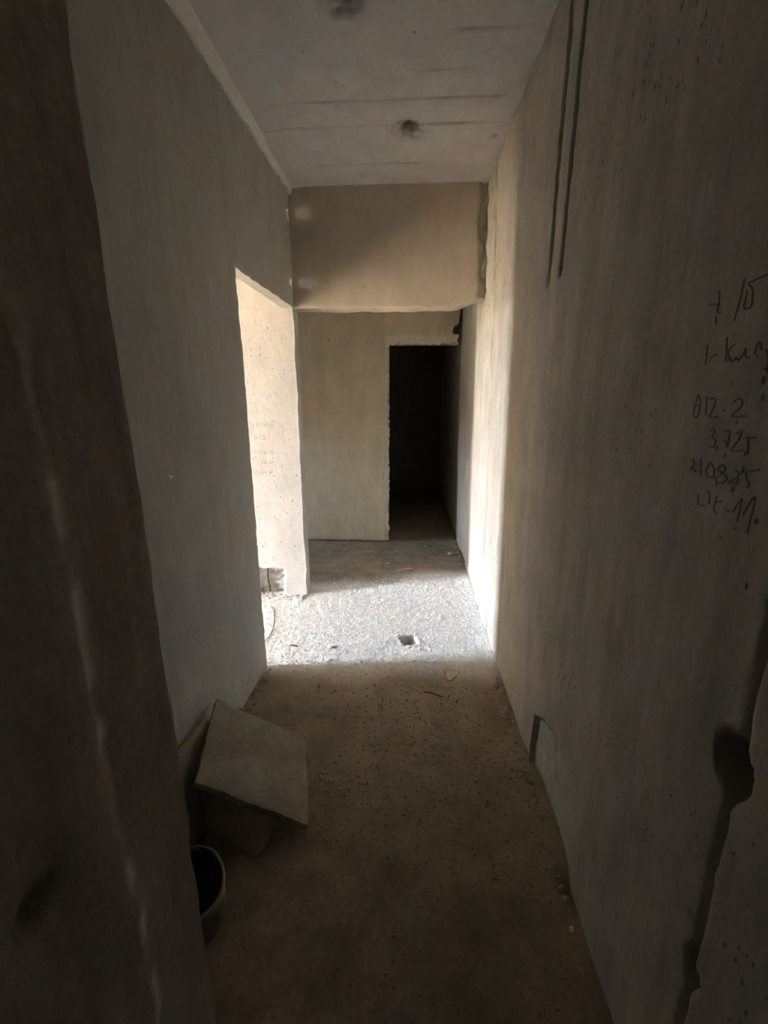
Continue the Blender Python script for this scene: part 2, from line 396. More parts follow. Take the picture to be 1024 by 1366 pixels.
def beam_back(X, Z): return np.stack([X, X * 0 + 3.27, Z + 0.05 * sstep(0.26, 0.46, X) * (1 - sstep(2.07, 2.3, Z)) + 0.004 * vnoise(X * 20, Z * 0)], -1)
beam = solid('beam', us, zs, None, beam_front, beam_back, M_BEAM)

# ---------------------------------------------------------------- end wall with the dark doorway
EY, DX, DZ = 4.42, -0.212, 1.985
def end_front(X, Z):
    d = 0.004 * fbm(X, Z, 1.2, 3, 403) + 0.001 * fbm(X, Z, 10, 3, 407)
    e1 = np.exp(-np.abs(X - DX) / 0.022) * (Z < DZ + 0.02); e2 = np.exp(-np.abs(Z - DZ) / 0.018) * (X > DX - 0.03)
    bt = np.exp(-Z / 0.02); e3 = np.exp(-np.abs(X - 0.44) / 0.03) * (Z > 1.9)
    x2 = X + 0.030 * e1 * jit(X, Z, 411, 34) + 0.03 * e3 * jit(X, Z, 412, 9); z2 = Z + 0.022 * e2 * jit(X, Z, 413, 34) + 0.012 * bt * jit(X, Z, 417, 20)
    chip = sstep(0.035, 0.055, X - DX + 0.085 + 0.03 * fbm(X * 0 + 3, Z, 4, 3, 419)) * (Z < DZ) * (X < DX + 0.1)
    strip = (1 - sstep(0.045, 0.06, np.abs(Z - DZ - 0.02) + 0.02 * fbm(X, X * 0, 6, 3, 421))) * (X > DX - 0.04)
    k = np.clip(np.maximum(chip, 0.7 * strip), 0, 1)
    d = d - k * 0.012 + k * 0.012 * fbm(X, Z, 24, 3, 423)
    return np.stack([x2, EY - d, z2], -1), {'raw': k * 0.75, 'recess_dark': 0.4 * np.exp(-np.clip(Z - 0.012, 0, 9) / 0.006)}
us = spans((-4.25, -1.1, 0.1), (-1.1, -0.36, 0.016), (-0.36, -0.212, 0.0082), (-0.212, 0.44, 0.012))
zs = spans((0.014, 0.06, 0.008), (0.06, 1.97, 0.016), (1.97, 1.985, 0.0075), (1.985, 2.3, 0.012), (2.3, H, 0.06))
def end_mask(x, z):
    notch = ((x - 0.44) / 0.075) ** 2 + ((z - 2.11) / 0.042) ** 2 < 1 + 0.9 * vnoise(x * 40, z * 40)
    return ~((x > DX) & (z < DZ)) & ~notch
wall_end = solid('wall_end', us, zs, end_mask, end_front, lambda X, Z: np.stack([X, X * 0 + EY + 0.12, Z], -1), M_END)

# ---------------------------------------------------------------- near doorway wall on the left
def near_front(Y, Z):
    e1 = np.exp(-np.abs(Y - 0.431) / 0.016); e2 = np.exp(-np.abs(Y - 0.575) / 0.012)
    d = 0.003 * fbm(Y, Z, 2.5, 3, 503) + 0.0025 * fbm(Y, Z, 14, 3, 507)
    d = d + 0.006 * (1 - sstep(0.418, 0.438, Y + 0.008 * jit(Y, Z, 521, 6))) + 0.006 * e1 * jit(Y, Z, 511, 14) - 0.004 * e2 * np.clip(jit(Y, Z, 513, 14), 0, 1)
    y2 = Y + 0.004 * e2 * jit(Y, Z, 519, 12)
    gouge = np.exp(-(((Y - 0.305) / 0.012) ** 2 + ((Z - 1.0) / 0.02) ** 2))
    chips = e1 * (fbm(Y * 0 + 1, Z, 22, 3, 523) > 0.18) * (fbm(Y * 0 + 1, Z, 3, 2, 527) > -0.1)
    return np.stack([-0.377 + d - 0.02 * gouge, y2, Z], -1), {'raw': 0.85 * np.clip(chips, 0, 1) * (np.abs(Y - 0.431 + 0.006 * jit(Y, Z, 525, 6)) < 0.010), 'recess_dark': 0.7 * gouge}
us = spans((-0.45, 0.36, 0.03), (0.36, 0.575, 0.008)); zs = spans((-0.03, H, 0.014))
# the jamb's reveal and the wall it ends (one solid, running away to the left)
wall_front = solid('wall_front', us, zs, None, near_front, lambda Y, Z: np.stack([Y * 0 - 5.65, Y, Z], -1), M_NEAR)

def box(name, x0, x1, y0, y1, z0, z1, mat, kind='structure', parent=None):
    v = [(x, y, z) for x in (x0, x1) for y in (y0, y1) for z in (z0, z1)]
    f = [(0, 1, 3, 2), (4, 6, 7, 5), (0, 4, 5, 1), (2, 3, 7, 6), (0, 2, 6, 4), (1, 5, 7, 3)]
    return mesh_obj(name, v, f, mat, parent, None, None, kind)

# lintel over the near doorway and the room behind the camera
box('lintel', -0.375, 0.46, 0.435, 0.572, 2.13, H, M_NEAR)
box('wall_behind', -2.6, 0.74, -2.6, -2.45, -0.03, H, M_DARKROOM)
box('wall_behind_left', -2.6, -2.45, -2.45, -0.45, -0.03, H, M_DARKROOM)
# left room: outer wall with its window opening
def win_mask(y, z): return ~((y > WIN[0]) & (y < WIN[1]) & (z > WIN[2]) & (z < WIN[3]))
us = np.array([-0.45, 0.5, WIN[0], 1.45, WIN[1], 2.3, 3.215]); zs = np.array([-0.03, WIN[2], 1.2, WIN[3], H])
def flat_front(Y, Z): return np.stack([Y * 0 + WX, Y, Z], -1), {'raw': Y * 0, 'recess_dark': Y * 0}
solid('wall_window', us, zs, win_mask, flat_front, lambda Y, Z: np.stack([Y * 0 + WX - 0.2, Y, Z], -1), M_ROOM)
# beyond the pier and the dark room
us = np.array([3.215, HWIN[0], 3.75, HWIN[1], EY]); zs = np.array([-0.03, HWIN[2], 1.25, HWIN[3], H])
solid('wall_hall_left', us, zs, lambda y, z: ~((y > HWIN[0]) & (y < HWIN[1]) & (z > HWIN[2]) & (z < HWIN[3])), lambda Y, Z: (np.stack([Y * 0 + HX, Y, Z], -1), {'raw': Y * 0, 'recess_dark': Y * 0}), lambda Y, Z: np.stack([Y * 0 + HX - 0.2, Y, Z], -1), M_ROOM)
box('added_sun_blocker', HX - 1.5, HX - 0.2, 3.215, EY + 0.1, 2.0, 2.16, M_ROOM)  # unseen overhang, added to keep the sun out of the hall window
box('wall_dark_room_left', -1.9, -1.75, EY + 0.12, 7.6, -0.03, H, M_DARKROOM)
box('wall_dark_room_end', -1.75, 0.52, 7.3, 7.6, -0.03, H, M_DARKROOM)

# ---------------------------------------------------------------- ceiling
def ceil_front(X, Y):
    d = 0.004 * fbm(X, Y, 1.2, 3, 603) + 0.001 * fbm(X, Y, 10, 3, 607)      # + = lower
    recess_dark = 0 * d
    cv = np.clip((-0.60 + 0.03 * fbm(Y, Y * 0, 3.0, 3, 611) - X) / 0.12, 0, 1) * (X > -0.83) * (Y < 3.12) * (Y > 0.6)
    d = d + 0.008 * cv ** 1.5
    for (yc, x0, x1, a, s) in ((2.505, -0.8, 0.47, 0.006, 1), (2.318, -0.70, 0.45, 0.0045, 2), (2.152, -0.02, 0.27, 0.006, 3), (1.95, 0.1, 0.45, 0.003, 4), (2.86, -0.6, 0.1, 0.002, 5)):
        yy = yc + 0.006 * fbm(X, X * 0, 5, 3, 620 + s)
        w = sstep(x0, x0 + 0.1, X) * (1 - sstep(x1 - 0.1, x1, X)) * (0.6 + 0.4 * vnoise(X * 5, X * 0, 0, 630 + s))
        g = np.exp(-((Y - yy) / 0.007) ** 2) * w
        d = d - a * g + 0.003 * w * (sstep(0, 0.006, Y - yy) - sstep(0.0, 0.25, Y - yy))
        recess_dark = np.maximum(recess_dark, 0.6 * g)
    for (hx, hy, r, s) in ((-0.022, 2.545, 0.088, 1), (-0.243, 1.80, 0.085, 2)):
        rr = np.sqrt((X - hx) ** 2 + (Y - hy) ** 2) / (r * (1 + 0.18 * fbm(X, Y, 14, 2, 640 + s)))
        cr = 1 - sstep(0.75, 1.0, rr)
        hole = 1 - sstep(0.33, 0.44, rr)
        d = d - cr * (0.014 - 0.012 * fbm(X, Y, 45, 3, 650 + s)) - 0.14 * hole
        recess_dark = np.maximum(recess_dark, np.clip(0.45 * cr * (fbm(X, Y, 38, 2, 660) > 0.08) + 0.12 * (1 - sstep(0.8, 1.5, rr)) + 1.0 * hole, 0, 1.0))  # black inside of the hole is shade put into the colour
    # crumbly joint with the right wall
    rt = np.exp(-np.abs(X - 0.467) / 0.02) * (Y < 3.12)
    d = d + 0.012 * rt * np.clip(fbm(X, Y, 14, 3, 671), -0.2, 1); recess_dark = np.maximum(recess_dark, 0.3 * rt * (fbm(X, Y, 20, 2, 673) > 0.05))
    for (px, py, r) in ((-0.55, 2.50, 0.012), (-0.35, 2.35, 0.010), (0.40, 2.62, 0.02), (-0.30, 3.0, 0.012)):
        k = np.exp(-(((X - px) / r) ** 2 + ((Y - py) / r) ** 2)); recess_dark = np.maximum(recess_dark, 0.5 * k); d = d - 0.004 * k
    return np.stack([X, Y, H - d], -1), {'raw': 0.35 * cv, 'recess_dark': recess_dark}  # paler by the left wall: light on the chamfer put into the colour
us = spans((-6.5, -0.86, 0.25), (-0.86, -0.62, 0.010), (-0.62, 0.40, 0.0115), (0.40, 0.50, 0.008), (0.50, 0.74, 0.06))
vs2 = spans((-2.6, 0.6, 0.2), (0.6, 1.6, 0.03), (1.6, 2.75, 0.009), (2.75, 3.15, 0.014), (3.15, 7.6, 0.15))
ceiling = solid('ceiling', us, vs2, None, ceil_front, lambda X, Y: np.stack([X, Y, X * 0 + H + 0.25], -1), M_CEIL, flip=True)

ys = np.arange(0.62, 3.11, 0.012)
A = np.stack([-0.738 + 0.015 * fbm(ys, ys * 0, 3.0, 3, 681), ys, ys * 0 + H + 0.006], 1)
B = np.stack([-0.757 + 0.008 * fbm(ys, ys * 0, 6.0, 3, 683), ys, H - 0.013 + 0.004 * fbm(ys, ys * 0, 14.0, 3, 685)], 1)
C = np.stack([x_left(ys) + 0.018 + 0.008 * jit(ys, ys * 0, 687, 16), ys, H - 0.034 + 0.010 * jit(ys, ys * 0, 689, 18)], 1)
D = np.stack([x_left(ys) - 0.02, ys, C[:, 2] + 0.014], 1)
E_ = np.stack([x_left(ys) - 0.02, ys, ys * 0 + H + 0.03], 1)
n = len(ys); V = np.concatenate([A, B, C, D, E_])
F = [(k * n + i, k * n + i + 1, ((k + 1) % 5) * n + i + 1, ((k + 1) % 5) * n + i) for k in range(5) for i in range(n - 1)]
F += [tuple(k * n for k in range(5)), tuple(k * n + n - 1 for k in (4, 3, 2, 1, 0))]
mesh_obj('trim_1', V, F, M_FILLET_LIT, None, [f[0] < n for f in F], {'raw': np.concatenate([np.zeros(n), np.ones(n) * 0.5, np.ones(3 * n)]), 'recess_dark': np.zeros(5 * n)}, 'structure')  # paler towards the wall edge: light there is put into the colour

# ---------------------------------------------------------------- floor
HOLE = (0.012, 2.478)
def floor_z(X, Y):
    grit = sstep(2.05, 2.3, Y + 0.12 * fbm(X, Y, 2.5, 3, 701)) * (1 - sstep(3.2, 3.42, Y + 0.15 * fbm(X, Y, 2.2, 3, 703) - 0.30 * sstep(-0.5, 0.5, X))) * sstep(-1.9, -1.2, X)  # grit cover laid along the lit strip; its paleness also stands in for light
    z = 0.006 * fbm(X, Y, 1.2, 3, 707) + 0.0025 * fbm(X, Y, 11, 3, 709)
    z = z + grit * (0.004 * fbm(X, Y, 34, 3, 711)) + (1 - grit) * 0.0015 * fbm(X, Y, 24, 2, 713)
    hx, hy = X - HOLE[0], Y - HOLE[1]
    a = 0.35; u = hx * math.cos(a) + hy * math.sin(a); v = -hx * math.sin(a) + hy * math.cos(a)
    r = np.maximum(np.abs(u) / 0.042, np.abs(v) / 0.05) + 0.15 * fbm(X, Y, 30, 2, 717)
    hole = 1 - sstep(0.85, 1.1, r)
    z = z - 0.09 * hole + 0.006 * (1 - sstep(1.1, 2.0, r)) * (1 - hole)
    # a shallow chiselled track leading away from the hole
    t = np.clip(((X - 0.05) * 0.22 + (Y - 2.52) * 0.24) / (0.22 ** 2 + 0.24 ** 2), 0, 1)
    dist = np.sqrt((X - 0.05 - 0.22 * t) ** 2 + (Y - 2.52 - 0.24 * t) ** 2)
    z = z - 0.005 * np.exp(-(dist / 0.010) ** 2) * (0.5 + 0.5 * vnoise(X * 40, Y * 40, 0, 731))
    # crumbs banked along the wall feet
    z = z + 0.018 * np.exp(-np.abs(X - 0.52) / 0.035) * (0.5 + 0.5 * fbm(X, Y, 5, 3, 719)) + 0.014 * np.exp(-np.abs(X + 0.80) / 0.03) * (Y < 2.12) * (0.5 + 0.5 * fbm(X, Y, 6, 3, 721))
    z = z + 0.030 * np.exp(-np.abs(Y - 3.07) / 0.04) * (X < -0.79) * sstep(-1.25, -1.05, X) * (0.5 + 0.5 * fbm(X, Y, 16, 3, 723))
    return z, grit, hole
def floor_front(X, Y):
    z, grit, hole = floor_z(X, Y)
    return np.stack([X, Y, z], -1), {'raw': 0.75 * grit * (1 - hole), 'recess_dark': 0.3 * hole}  # grit paleness lifts the lit strip; the hole's shade is coloured in
us = spans((-6.5, -1.25, 0.15), (-1.25, 0.56, 0.0125), (0.56, 0.74, 0.06))
vs2 = spans((-2.6, 0.5, 0.15), (0.5, 2.1, 0.014), (2.1, 3.5, 0.0105), (3.5, 4.6, 0.014), (4.6, 7.6, 0.06))
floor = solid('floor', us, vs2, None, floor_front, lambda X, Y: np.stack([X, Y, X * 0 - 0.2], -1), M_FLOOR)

def fz(x, y):
    return float(floor_z(np.array([[x]]), np.array([[y]]))[0][0, 0])

# ---------------------------------------------------------------- handwriting on the right wall (graphite lines, one object per line of text)
TEXT = [
    [[(0.7927, 1.6641), (0.7894, 1.6458), (0.7906, 1.6335), (0.7812, 1.6301)], [(0.8117, 1.6473), (0.7874, 1.6432)], [(0.7906, 1.6245), (0.7892, 1.6143)], [(0.7398, 1.6682), (0.742, 1.6417), (0.7474, 1.6131)], [(0.7311, 1.6605), (0.7203, 1.6501), (0.716, 1.6333), (0.7187, 1.6257), (0.731, 1.6272), (0.7305, 1.6394), (0.7298, 1.6506)], [(0.7311, 1.6605), (0.7143, 1.6622), (0.6971, 1.6634)]],
    [[(0.8007, 1.5824), (0.7986, 1.5537)], [(0.7887, 1.5624), (0.7734, 1.5658)], [(0.7566, 1.5892), (0.7543, 1.573), (0.7506, 1.553)], [(0.7381, 1.5766), (0.7479, 1.5689), (0.742, 1.556), (0.7346, 1.5528), (0.7296, 1.5585)], [(0.7296, 1.5585), (0.7223, 1.5544), (0.7149, 1.564), (0.7125, 1.5688), (0.7099, 1.5585), (0.7019, 1.5553)], [(0.6935, 1.5587), (0.6911, 1.5715), (0.6874, 1.5744), (0.6815, 1.5641)], [(0.6737, 1.5633), (0.6669, 1.5532), (0.6653, 1.5388), (0.6695, 1.5383)]],
    [[(0.8054, 1.5043), (0.8104, 1.485), (0.8096, 1.4686), (0.8007, 1.4665), (0.7958, 1.4793), (0.7978, 1.4933), (0.8054, 1.5043)], [(0.8103, 1.4846), (0.7991, 1.4856)], [(0.7816, 1.5003), (0.7779, 1.4709)], [(0.7737, 1.4964), (0.7638, 1.4983), (0.7587, 1.4898), (0.7665, 1.4684), (0.7477, 1.4692)], [(0.7365, 1.4805), (0.7334, 1.4791)], [(0.7182, 1.4922), (0.7093, 1.4976), (0.701, 1.4941), (0.7012, 1.4854), (0.7168, 1.4714), (0.6882, 1.4726)]],
    [[(0.7594, 1.4463), (0.7497, 1.4489), (0.7495, 1.4422), (0.7538, 1.4359), (0.7442, 1.4329), (0.7432, 1.4233), (0.7526, 1.4193)], [(0.7371, 1.422), (0.7373, 1.4171)], [(0.7268, 1.4477), (0.7149, 1.4486), (0.7143, 1.4357), (0.7139, 1.4236)], [(0.7258, 1.4327), (0.7115, 1.435)], [(0.7013, 1.446), (0.6911, 1.4504), (0.6928, 1.4377), (0.7013, 1.4259), (0.701, 1.4195), (0.6816, 1.4227)], [(0.6805, 1.4424), (0.662, 1.4432)], [(0.6759, 1.4428), (0.6702, 1.4205)]],
    [[(0.7967, 1.391), (0.7907, 1.394), (0.7878, 1.3827), (0.795, 1.3773), (0.7791, 1.3746)], [(0.7713, 1.3977), (0.7651, 1.3707)], [(0.7464, 1.3952), (0.7537, 1.3819), (0.7463, 1.3709), (0.7351, 1.374), (0.7336, 1.3852), (0.7464, 1.3952)], [(0.7271, 1.3882), (0.7177, 1.3955), (0.7097, 1.391), (0.7144, 1.3825), (0.7251, 1.3748), (0.7232, 1.3672), (0.7108, 1.3686), (0.702, 1.377), (0.7144, 1.3825), (0.7271, 1.3882)], [(0.6872, 1.3909), (0.6807, 1.3901), (0.6825, 1.3824), (0.6955, 1.3725), (0.68, 1.3727)], [(0.6666, 1.3925), (0.6633, 1.3841), (0.6559, 1.3783), (0.6575, 1.3708)], [(0.6657, 1.3936), (0.6557, 1.3961), (0.6421, 1.4001)]],
    [[(0.7631, 1.3374), (0.759, 1.3213), (0.7434, 1.323)], [(0.7421, 1.3482), (0.7351, 1.3446), (0.7326, 1.3288)], [(0.7161, 1.3448), (0.7194, 1.3239), (0.7107, 1.318)], [(0.7048, 1.3395), (0.7164, 1.3347)], [(0.6937, 1.3285), (0.6842, 1.328)], [(0.6766, 1.329), (0.6638, 1.3529), (0.6646, 1.3171)], [(0.6557, 1.3308), (0.6402, 1.362), (0.6413, 1.3072)], [(0.6688, 1.3063), (0.6642, 1.3054)], [(0.6952, 1.2851), (0.6915, 1.2839)], [(0.6439, 1.3082), (0.6391, 1.3079)]],
]
def smooth_line(pts, n=4):
    p = np.array(pts, float)
    if len(p) < 3: 
        return np.array([p[0] + (p[-1] - p[0]) * t for t in np.linspace(0, 1, 4)])
    out = []
    for i in range(len(p) - 1):
        p0 = p[max(i - 1, 0)]; p1 = p[i]; p2 = p[i + 1]; p3 = p[min(i + 2, len(p) - 1)]
        for t in np.linspace(0, 1, n, endpoint=False):
            out.append(0.5 * (2 * p1 + (p2 - p0) * t + (2 * p0 - 5 * p1 + 4 * p2 - p3) * t * t + (3 * p1 - p0 - 3 * p2 + p3) * t ** 3))
    out.append(p[-1]); return np.array(out)
def write_line(strokes, surf, normal, w, mat, parent, th=0.0012, lift=-0.0003, seed=0):
    rnd = random.Random(seed)
    V, F = [], []
    for s in strokes:
        c = smooth_line(s); d = np.gradient(c, axis=0); d /= np.linalg.norm(d, axis=1)[:, None] + 1e-9
        nrm = np.stack([-d[:, 1], d[:, 0]], 1)
        c = np.concatenate([[c[0] - d[0] * w * .4], c, [c[-1] + d[-1] * w * .4]]); nrm = np.concatenate([nrm[:1], nrm, nrm[-1:]])
        b0 = len(V); m = len(c)
        for k in range(m):
            ww = w * (0.5 + 0.25 * rnd.random()) * (0.4 if k in (0, m - 1) else 1)
            for sg, hh in ((-1, -0.001), (-1, th), (1, th), (1, -0.001)):
                q = c[k] + nrm[k] * sg * ww
                V.append(np.array(surf(q[0], q[1])) + np.array(normal) * (hh + lift))
        for k in range(m - 1):
            for j in range(4):
                a = b0 + 4 * k + j; b = b0 + 4 * k + (j + 1) % 4
                F.append((a, b, b + 4, a + 4))
        F.append(tuple(b0 + j for j in range(4))); F.append(tuple(b0 + 4 * (m - 1) + j for j in (3, 2, 1, 0)))
    return mesh_obj('handwriting', V, F, mat, parent, None, None, None)
def surf_right(y, z):
    d = right_depth(np.array([[y]]), np.array([[z]]))[0][0, 0]
    return (x_right(z) - d, y, z)
for k, ln in enumerate(TEXT):
    o = write_line(ln, surf_right, (-1, 0, 0), 0.0021, M_INK, wall_right, seed=k)
# faint scribbled rows on the bright pier
rnd = random.Random(8)
def surf_pier(x, z): return tuple(pier_front(np.array([[x]]), np.array([[z]]))[0][0, 0])
for (x0, x1, z) in ((-1.17, -1.10, 1.40), (-1.13, -0.97, 1.31), (-1.11, -1.03, 1.22), (-1.11, -0.96, 1.115), (-1.07, -0.97, 1.045), (-1.13, -1.0, 0.965)):
    st = []; x = x0
    while x < x1:
        h = rnd.uniform(0.018, 0.034)
        st.append([(x, z + h / 2), (x + rnd.uniform(-.006, .006), z), (x + rnd.uniform(0, .012), z - h / 2)])
        if rnd.random() < .6: st.append([(x, z - h / 2), (x + .012, z - h / 2 + .004)])
        x += rnd.uniform(0.017, 0.03)
    write_line(st, surf_pier, (0, -1, 0), 0.0022, M_INKFAINT, wall_pier, seed=3)

# ---------------------------------------------------------------- rebar stub in the pier's broken foot
def tube(pts, r, n=7):
    pts = [Vector(p) for p in pts]; V, F = [], []
    for k, p in enumerate(pts):
        d = (pts[min(k + 1, len(pts) - 1)] - pts[max(k - 1, 0)]).normalized()
        a = d.cross(Vector((0.3, 0.9, 0.2))).normalized(); b = d.cross(a)
        rr = r[k] if isinstance(r, (list, tuple)) else r
        for j in range(n):
            t = 2 * math.pi * j / n; V.append(tuple(p + (a * math.cos(t) + b * math.sin(t)) * rr))
    for k in range(len(pts) - 1):
        for j in range(n):
            F.append((k * n + j, k * n + (j + 1) % n, (k + 1) * n + (j + 1) % n, (k + 1) * n + j))
    F.append(tuple(range(n - 1, -1, -1))); F.append(tuple((len(pts) - 1) * n + j for j in range(n)))
    return V, F
V, F = tube([(-1.085, 3.125, 0.01), (-1.083, 3.10, 0.08), (-1.088, 3.095, 0.15), (-1.09, 3.12, 0.21)], 0.007)
mesh_obj('rebar_stub', V, F, M_STEEL, wall_pier)

# ---------------------------------------------------------------- broken slabs
def slab(name, corners, th, mat, seed, nx=26, ny=26, rag=0.006, parent=None):
    """a plate between four top corners (order around), with chipped edges and a pitted top"""
    A, B, C, D = [np.array(c, float) for c in corners]
    org = (A + B + C + D) / 4
    n = np.cross(B - A, D - A); n /= np.linalg.norm(n)
    if n[2] < 0: n = -n
    s, t = np.meshgrid(np.linspace(0, 1, nx), np.linspace(0, 1, ny), indexing='ij')
    def pos(s, t): return (A * ((1 - s) * (1 - t))[..., None] + B * (s * (1 - t))[..., None] + C * (s * t)[..., None] + D * ((1 - s) * t)[..., None])
    ed = np.minimum(np.minimum(s, 1 - s), np.minimum(t, 1 - t))
    js = rag * 3 * jit(s * 1.0, t * 1.0, seed, 7); jt = rag * 3 * jit(s, t, seed + 5, 7)
    cut = np.exp(-ed / 0.02)
    s2 = s + cut * js * (0.5 + 0); t2 = t + cut * jt * 0.5
    h = 0.0025 * fbm(s, t, 3, 3, seed + 9) - 0.006 * np.exp(-ed / 0.012) * np.clip(0.4 + jit(s, t, seed + 11, 12), 0, 1)
    ck = np.abs((t - 0.62) - 0.25 * (s - 0.75) - 0.02 * fbm(s, s * 0, 8, 2, seed + 2)); h = h - 0.004 * np.exp(-(ck / 0.012) ** 2) * (s > 0.55) * (s < 0.86)
    P = pos(s2, t2) + n * h[..., None]
    Q = pos(s2, t2) - n * (th + 0.002 * fbm(s, t, 4, 2, seed + 21)[..., None])
    V, F, SM = [], [], []
    idx = np.arange(nx * ny).reshape(nx, ny)
    V = np.concatenate([P.reshape(-1, 3), Q.reshape(-1, 3)]) - org
    q = np.stack([idx[:-1, :-1], idx[1:, :-1], idx[1:, 1:], idx[:-1, 1:]], -1).reshape(-1, 4)
    flip = np.dot(np.cross(P[1, 0] - P[0, 0], P[0, 1] - P[0, 0]), n) < 0
    top = q[:, ::-1] if flip else q
    bot = (q if flip else q[:, ::-1]) + nx * ny
    F = top.tolist() + bot.tolist(); SM = [True] * len(F)
    ring = [idx[i, 0] for i in range(nx)] + [idx[nx - 1, j] for j in range(1, ny)] + [idx[i, ny - 1] for i in range(nx - 2, -1, -1)] + [idx[0, j] for j in range(ny - 2, 0, -1)]
    k = len(ring); base = len(V)
    mid = np.array([(V[r] + V[r + nx * ny]) / 2 + 0.004 * np.array([vnoise(r * 3.1, 0.5, 0, seed), vnoise(r * 2.7, 1.5, 0, seed), 0]) for r in ring])
    V = np.concatenate([V, V[ring], mid, mid, V[[r + nx * ny for r in ring]]])
    for i in range(k):
        j = (i + 1) % k
        for a in (0, 2):
            f = (base + a * k + i, base + a * k + j, base + (a + 1) * k + j, base + (a + 1) * k + i)
            F.append(f if flip else f[::-1]); SM.append(False)
    o = mesh_obj(name, V, F, mat, parent, SM, {'raw': np.zeros(len(V)), 'recess_dark': np.zeros(len(V))})
    o.location = org
    return o

o = slab('concrete_slab', [(-0.334, 1.178, 0.050), (-0.426, 1.544, 0.079), (-0.776, 1.495, 0.297), (-0.688, 1.130, 0.268)], 0.026, M_SLAB, 901, 34, 34)
tag(o, 'square grey concrete slab lying tilted on the pile against left wall, topmost and fully in view', 'slab')
o = slab('concrete_slab', [(-0.705, 1.060, 0.006), (-0.705, 1.400, 0.006), (-0.776, 1.410, 0.287), (-0.776, 1.075, 0.318)], 0.020, M_SLAB2, 911)
tag(o, 'brownish slab standing on edge against left wall behind the tilted square slab', 'slab')
o = slab('concrete_block', [(-0.500, 1.082, 0.012), (-0.790, 1.205, 0.012), (-0.735, 1.245, 0.195), (-0.480, 1.135, 0.112)], 0.075, M_SLAB2, 921, 20, 12)
tag(o, 'dark block propping up the near edge of the tilted square slab', 'block')
o = slab('slab_fragment', [(-0.640, 1.625, 0.085), (-0.785, 1.712, 0.085), (-0.790, 1.590, 0.080), (-0.700, 1.565, 0.080)], 0.078, M_SLAB2, 931, 16, 16)
tag(o, 'small broken slab fragment just showing behind the far edge of tilted square slab', 'rubble')

# ---------------------------------------------------------------- bucket behind the doorway jamb
def lathe(prof, n=40, cx=0.0, cy=0.0, dent=None):
    V, F = [], []
    for (r, z) in prof:
        for j in range(n):
            t = 2 * math.pi * j / n; rr = r * (1 + (0.05 * math.sin(3 * t + 1 + z * 9) if dent else 0))
            V.append((cx + rr * math.cos(t), cy + rr * math.sin(t), z))
    for k in range(len(prof) - 1):
        for j in range(n):
            F.append((k * n + j, k * n + (j + 1) % n, (k + 1) * n + (j + 1) % n, (k + 1) * n + j))
    return V, F
bk = bpy.data.objects.new('bucket', None); COL.objects.link(bk)
bk.location = (-0.625, 0.900, 0.002); bk.scale = (1.18, 1.18, 0.77)
tag(bk, 'small open metal bucket with dark inside standing between doorway jamb and slab pile', 'bucket')
V, F = lathe([(0.0, 0.004), (0.080, 0.004), (0.083, 0.012), (0.086, 0.06), (0.090, 0.12), (0.0935, 0.180), (0.0915, 0.180), (0.0875, 0.12), (0.081, 0.012), (0.0, 0.010)], 48, dent=True)
mesh_obj('bucket_body', V, F, M_BUCKET, bk, [True] * len(F))
V, F = lathe([(0.0915 + 0.004 * math.cos(a), 0.183 + 0.004 * math.sin(a)) for a in np.linspace(0, 2 * math.pi, 9)], 48, dent=True)
mesh_obj('rim', V, F, M_BUCKET, bk, [True] * len(F))
V, F = lathe([(0.0, 0.035), (0.05, 0.036), (0.0815, 0.034), (0.0865, 0.11), (0.0895, 0.165)], 48, dent=True)  # near-black surface laid inside the bucket
mesh_obj('dark_lining', V, [f[::-1] for f in F], M_BUCKETIN, bk, [True] * len(F))

# ---------------------------------------------------------------- loose stones and chips, each its own thing
def stone_mesh(name, seed, mat, flat=0.6):
    rnd = random.Random(seed)
    g = (1 + 5 ** .5) / 2
    v = [Vector(p).normalized() for p in ((-1, g, 0), (1, g, 0), (-1, -g, 0), (1, -g, 0), (0, -1, g), (0, 1, g), (0, -1, -g), (0, 1, -g), (g, 0, -1), (g, 0, 1), (-g, 0, -1), (-g, 0, 1))]
    f = [(0, 11, 5), (0, 5, 1), (0, 1, 7), (0, 7, 10), (0, 10, 11), (1, 5, 9), (5, 11, 4), (11, 10, 2), (10, 7, 6), (7, 1, 8), (3, 9, 4), (3, 4, 2), (3, 2, 6), (3, 6, 8), (3, 8, 9), (4, 9, 5), (2, 4, 11), (6, 2, 10), (8, 6, 7), (9, 8, 1)]
    st = (rnd.uniform(.75, 1.2), rnd.uniform(.7, 1.1), flat * rnd.uniform(.75, 1.2))
    V = [[p[i] * st[i] * rnd.uniform(.75, 1.15) for i in range(3)] for p in v]
    me = bpy.data.meshes.new(name); me.from_pydata(V, [], f); me.materials.append(mat); me.update()
    return me
STONE_ME = {m.name: [stone_mesh('stone', 50 + k, m) for k in range(5)] for m in (M_STONE, M_STONE_BROWN, M_WHITE, M_GRIT_LIT)}
CHIP_ME = [stone_mesh('chip', 80 + k, M_WHITE, 0.28) for k in range(4)]
def stone(name, x, y, r, mat, label, group=None, cat='stone', me=None, z=None):
    me = me or random.choice(STONE_ME[mat.name])
    o = bpy.data.objects.new(name, me); COL.objects.link(o)
    o.rotation_euler = (0, 0, random.uniform(0, 6.28)); o.scale = (r, r, r)
    zmin = min(v.co.z for v in me.vertices)
    o.location = (x, y, (fz(x, y) if z is None else z) - zmin * r - 0.12 * r)
    return tag(o, label, cat, group)

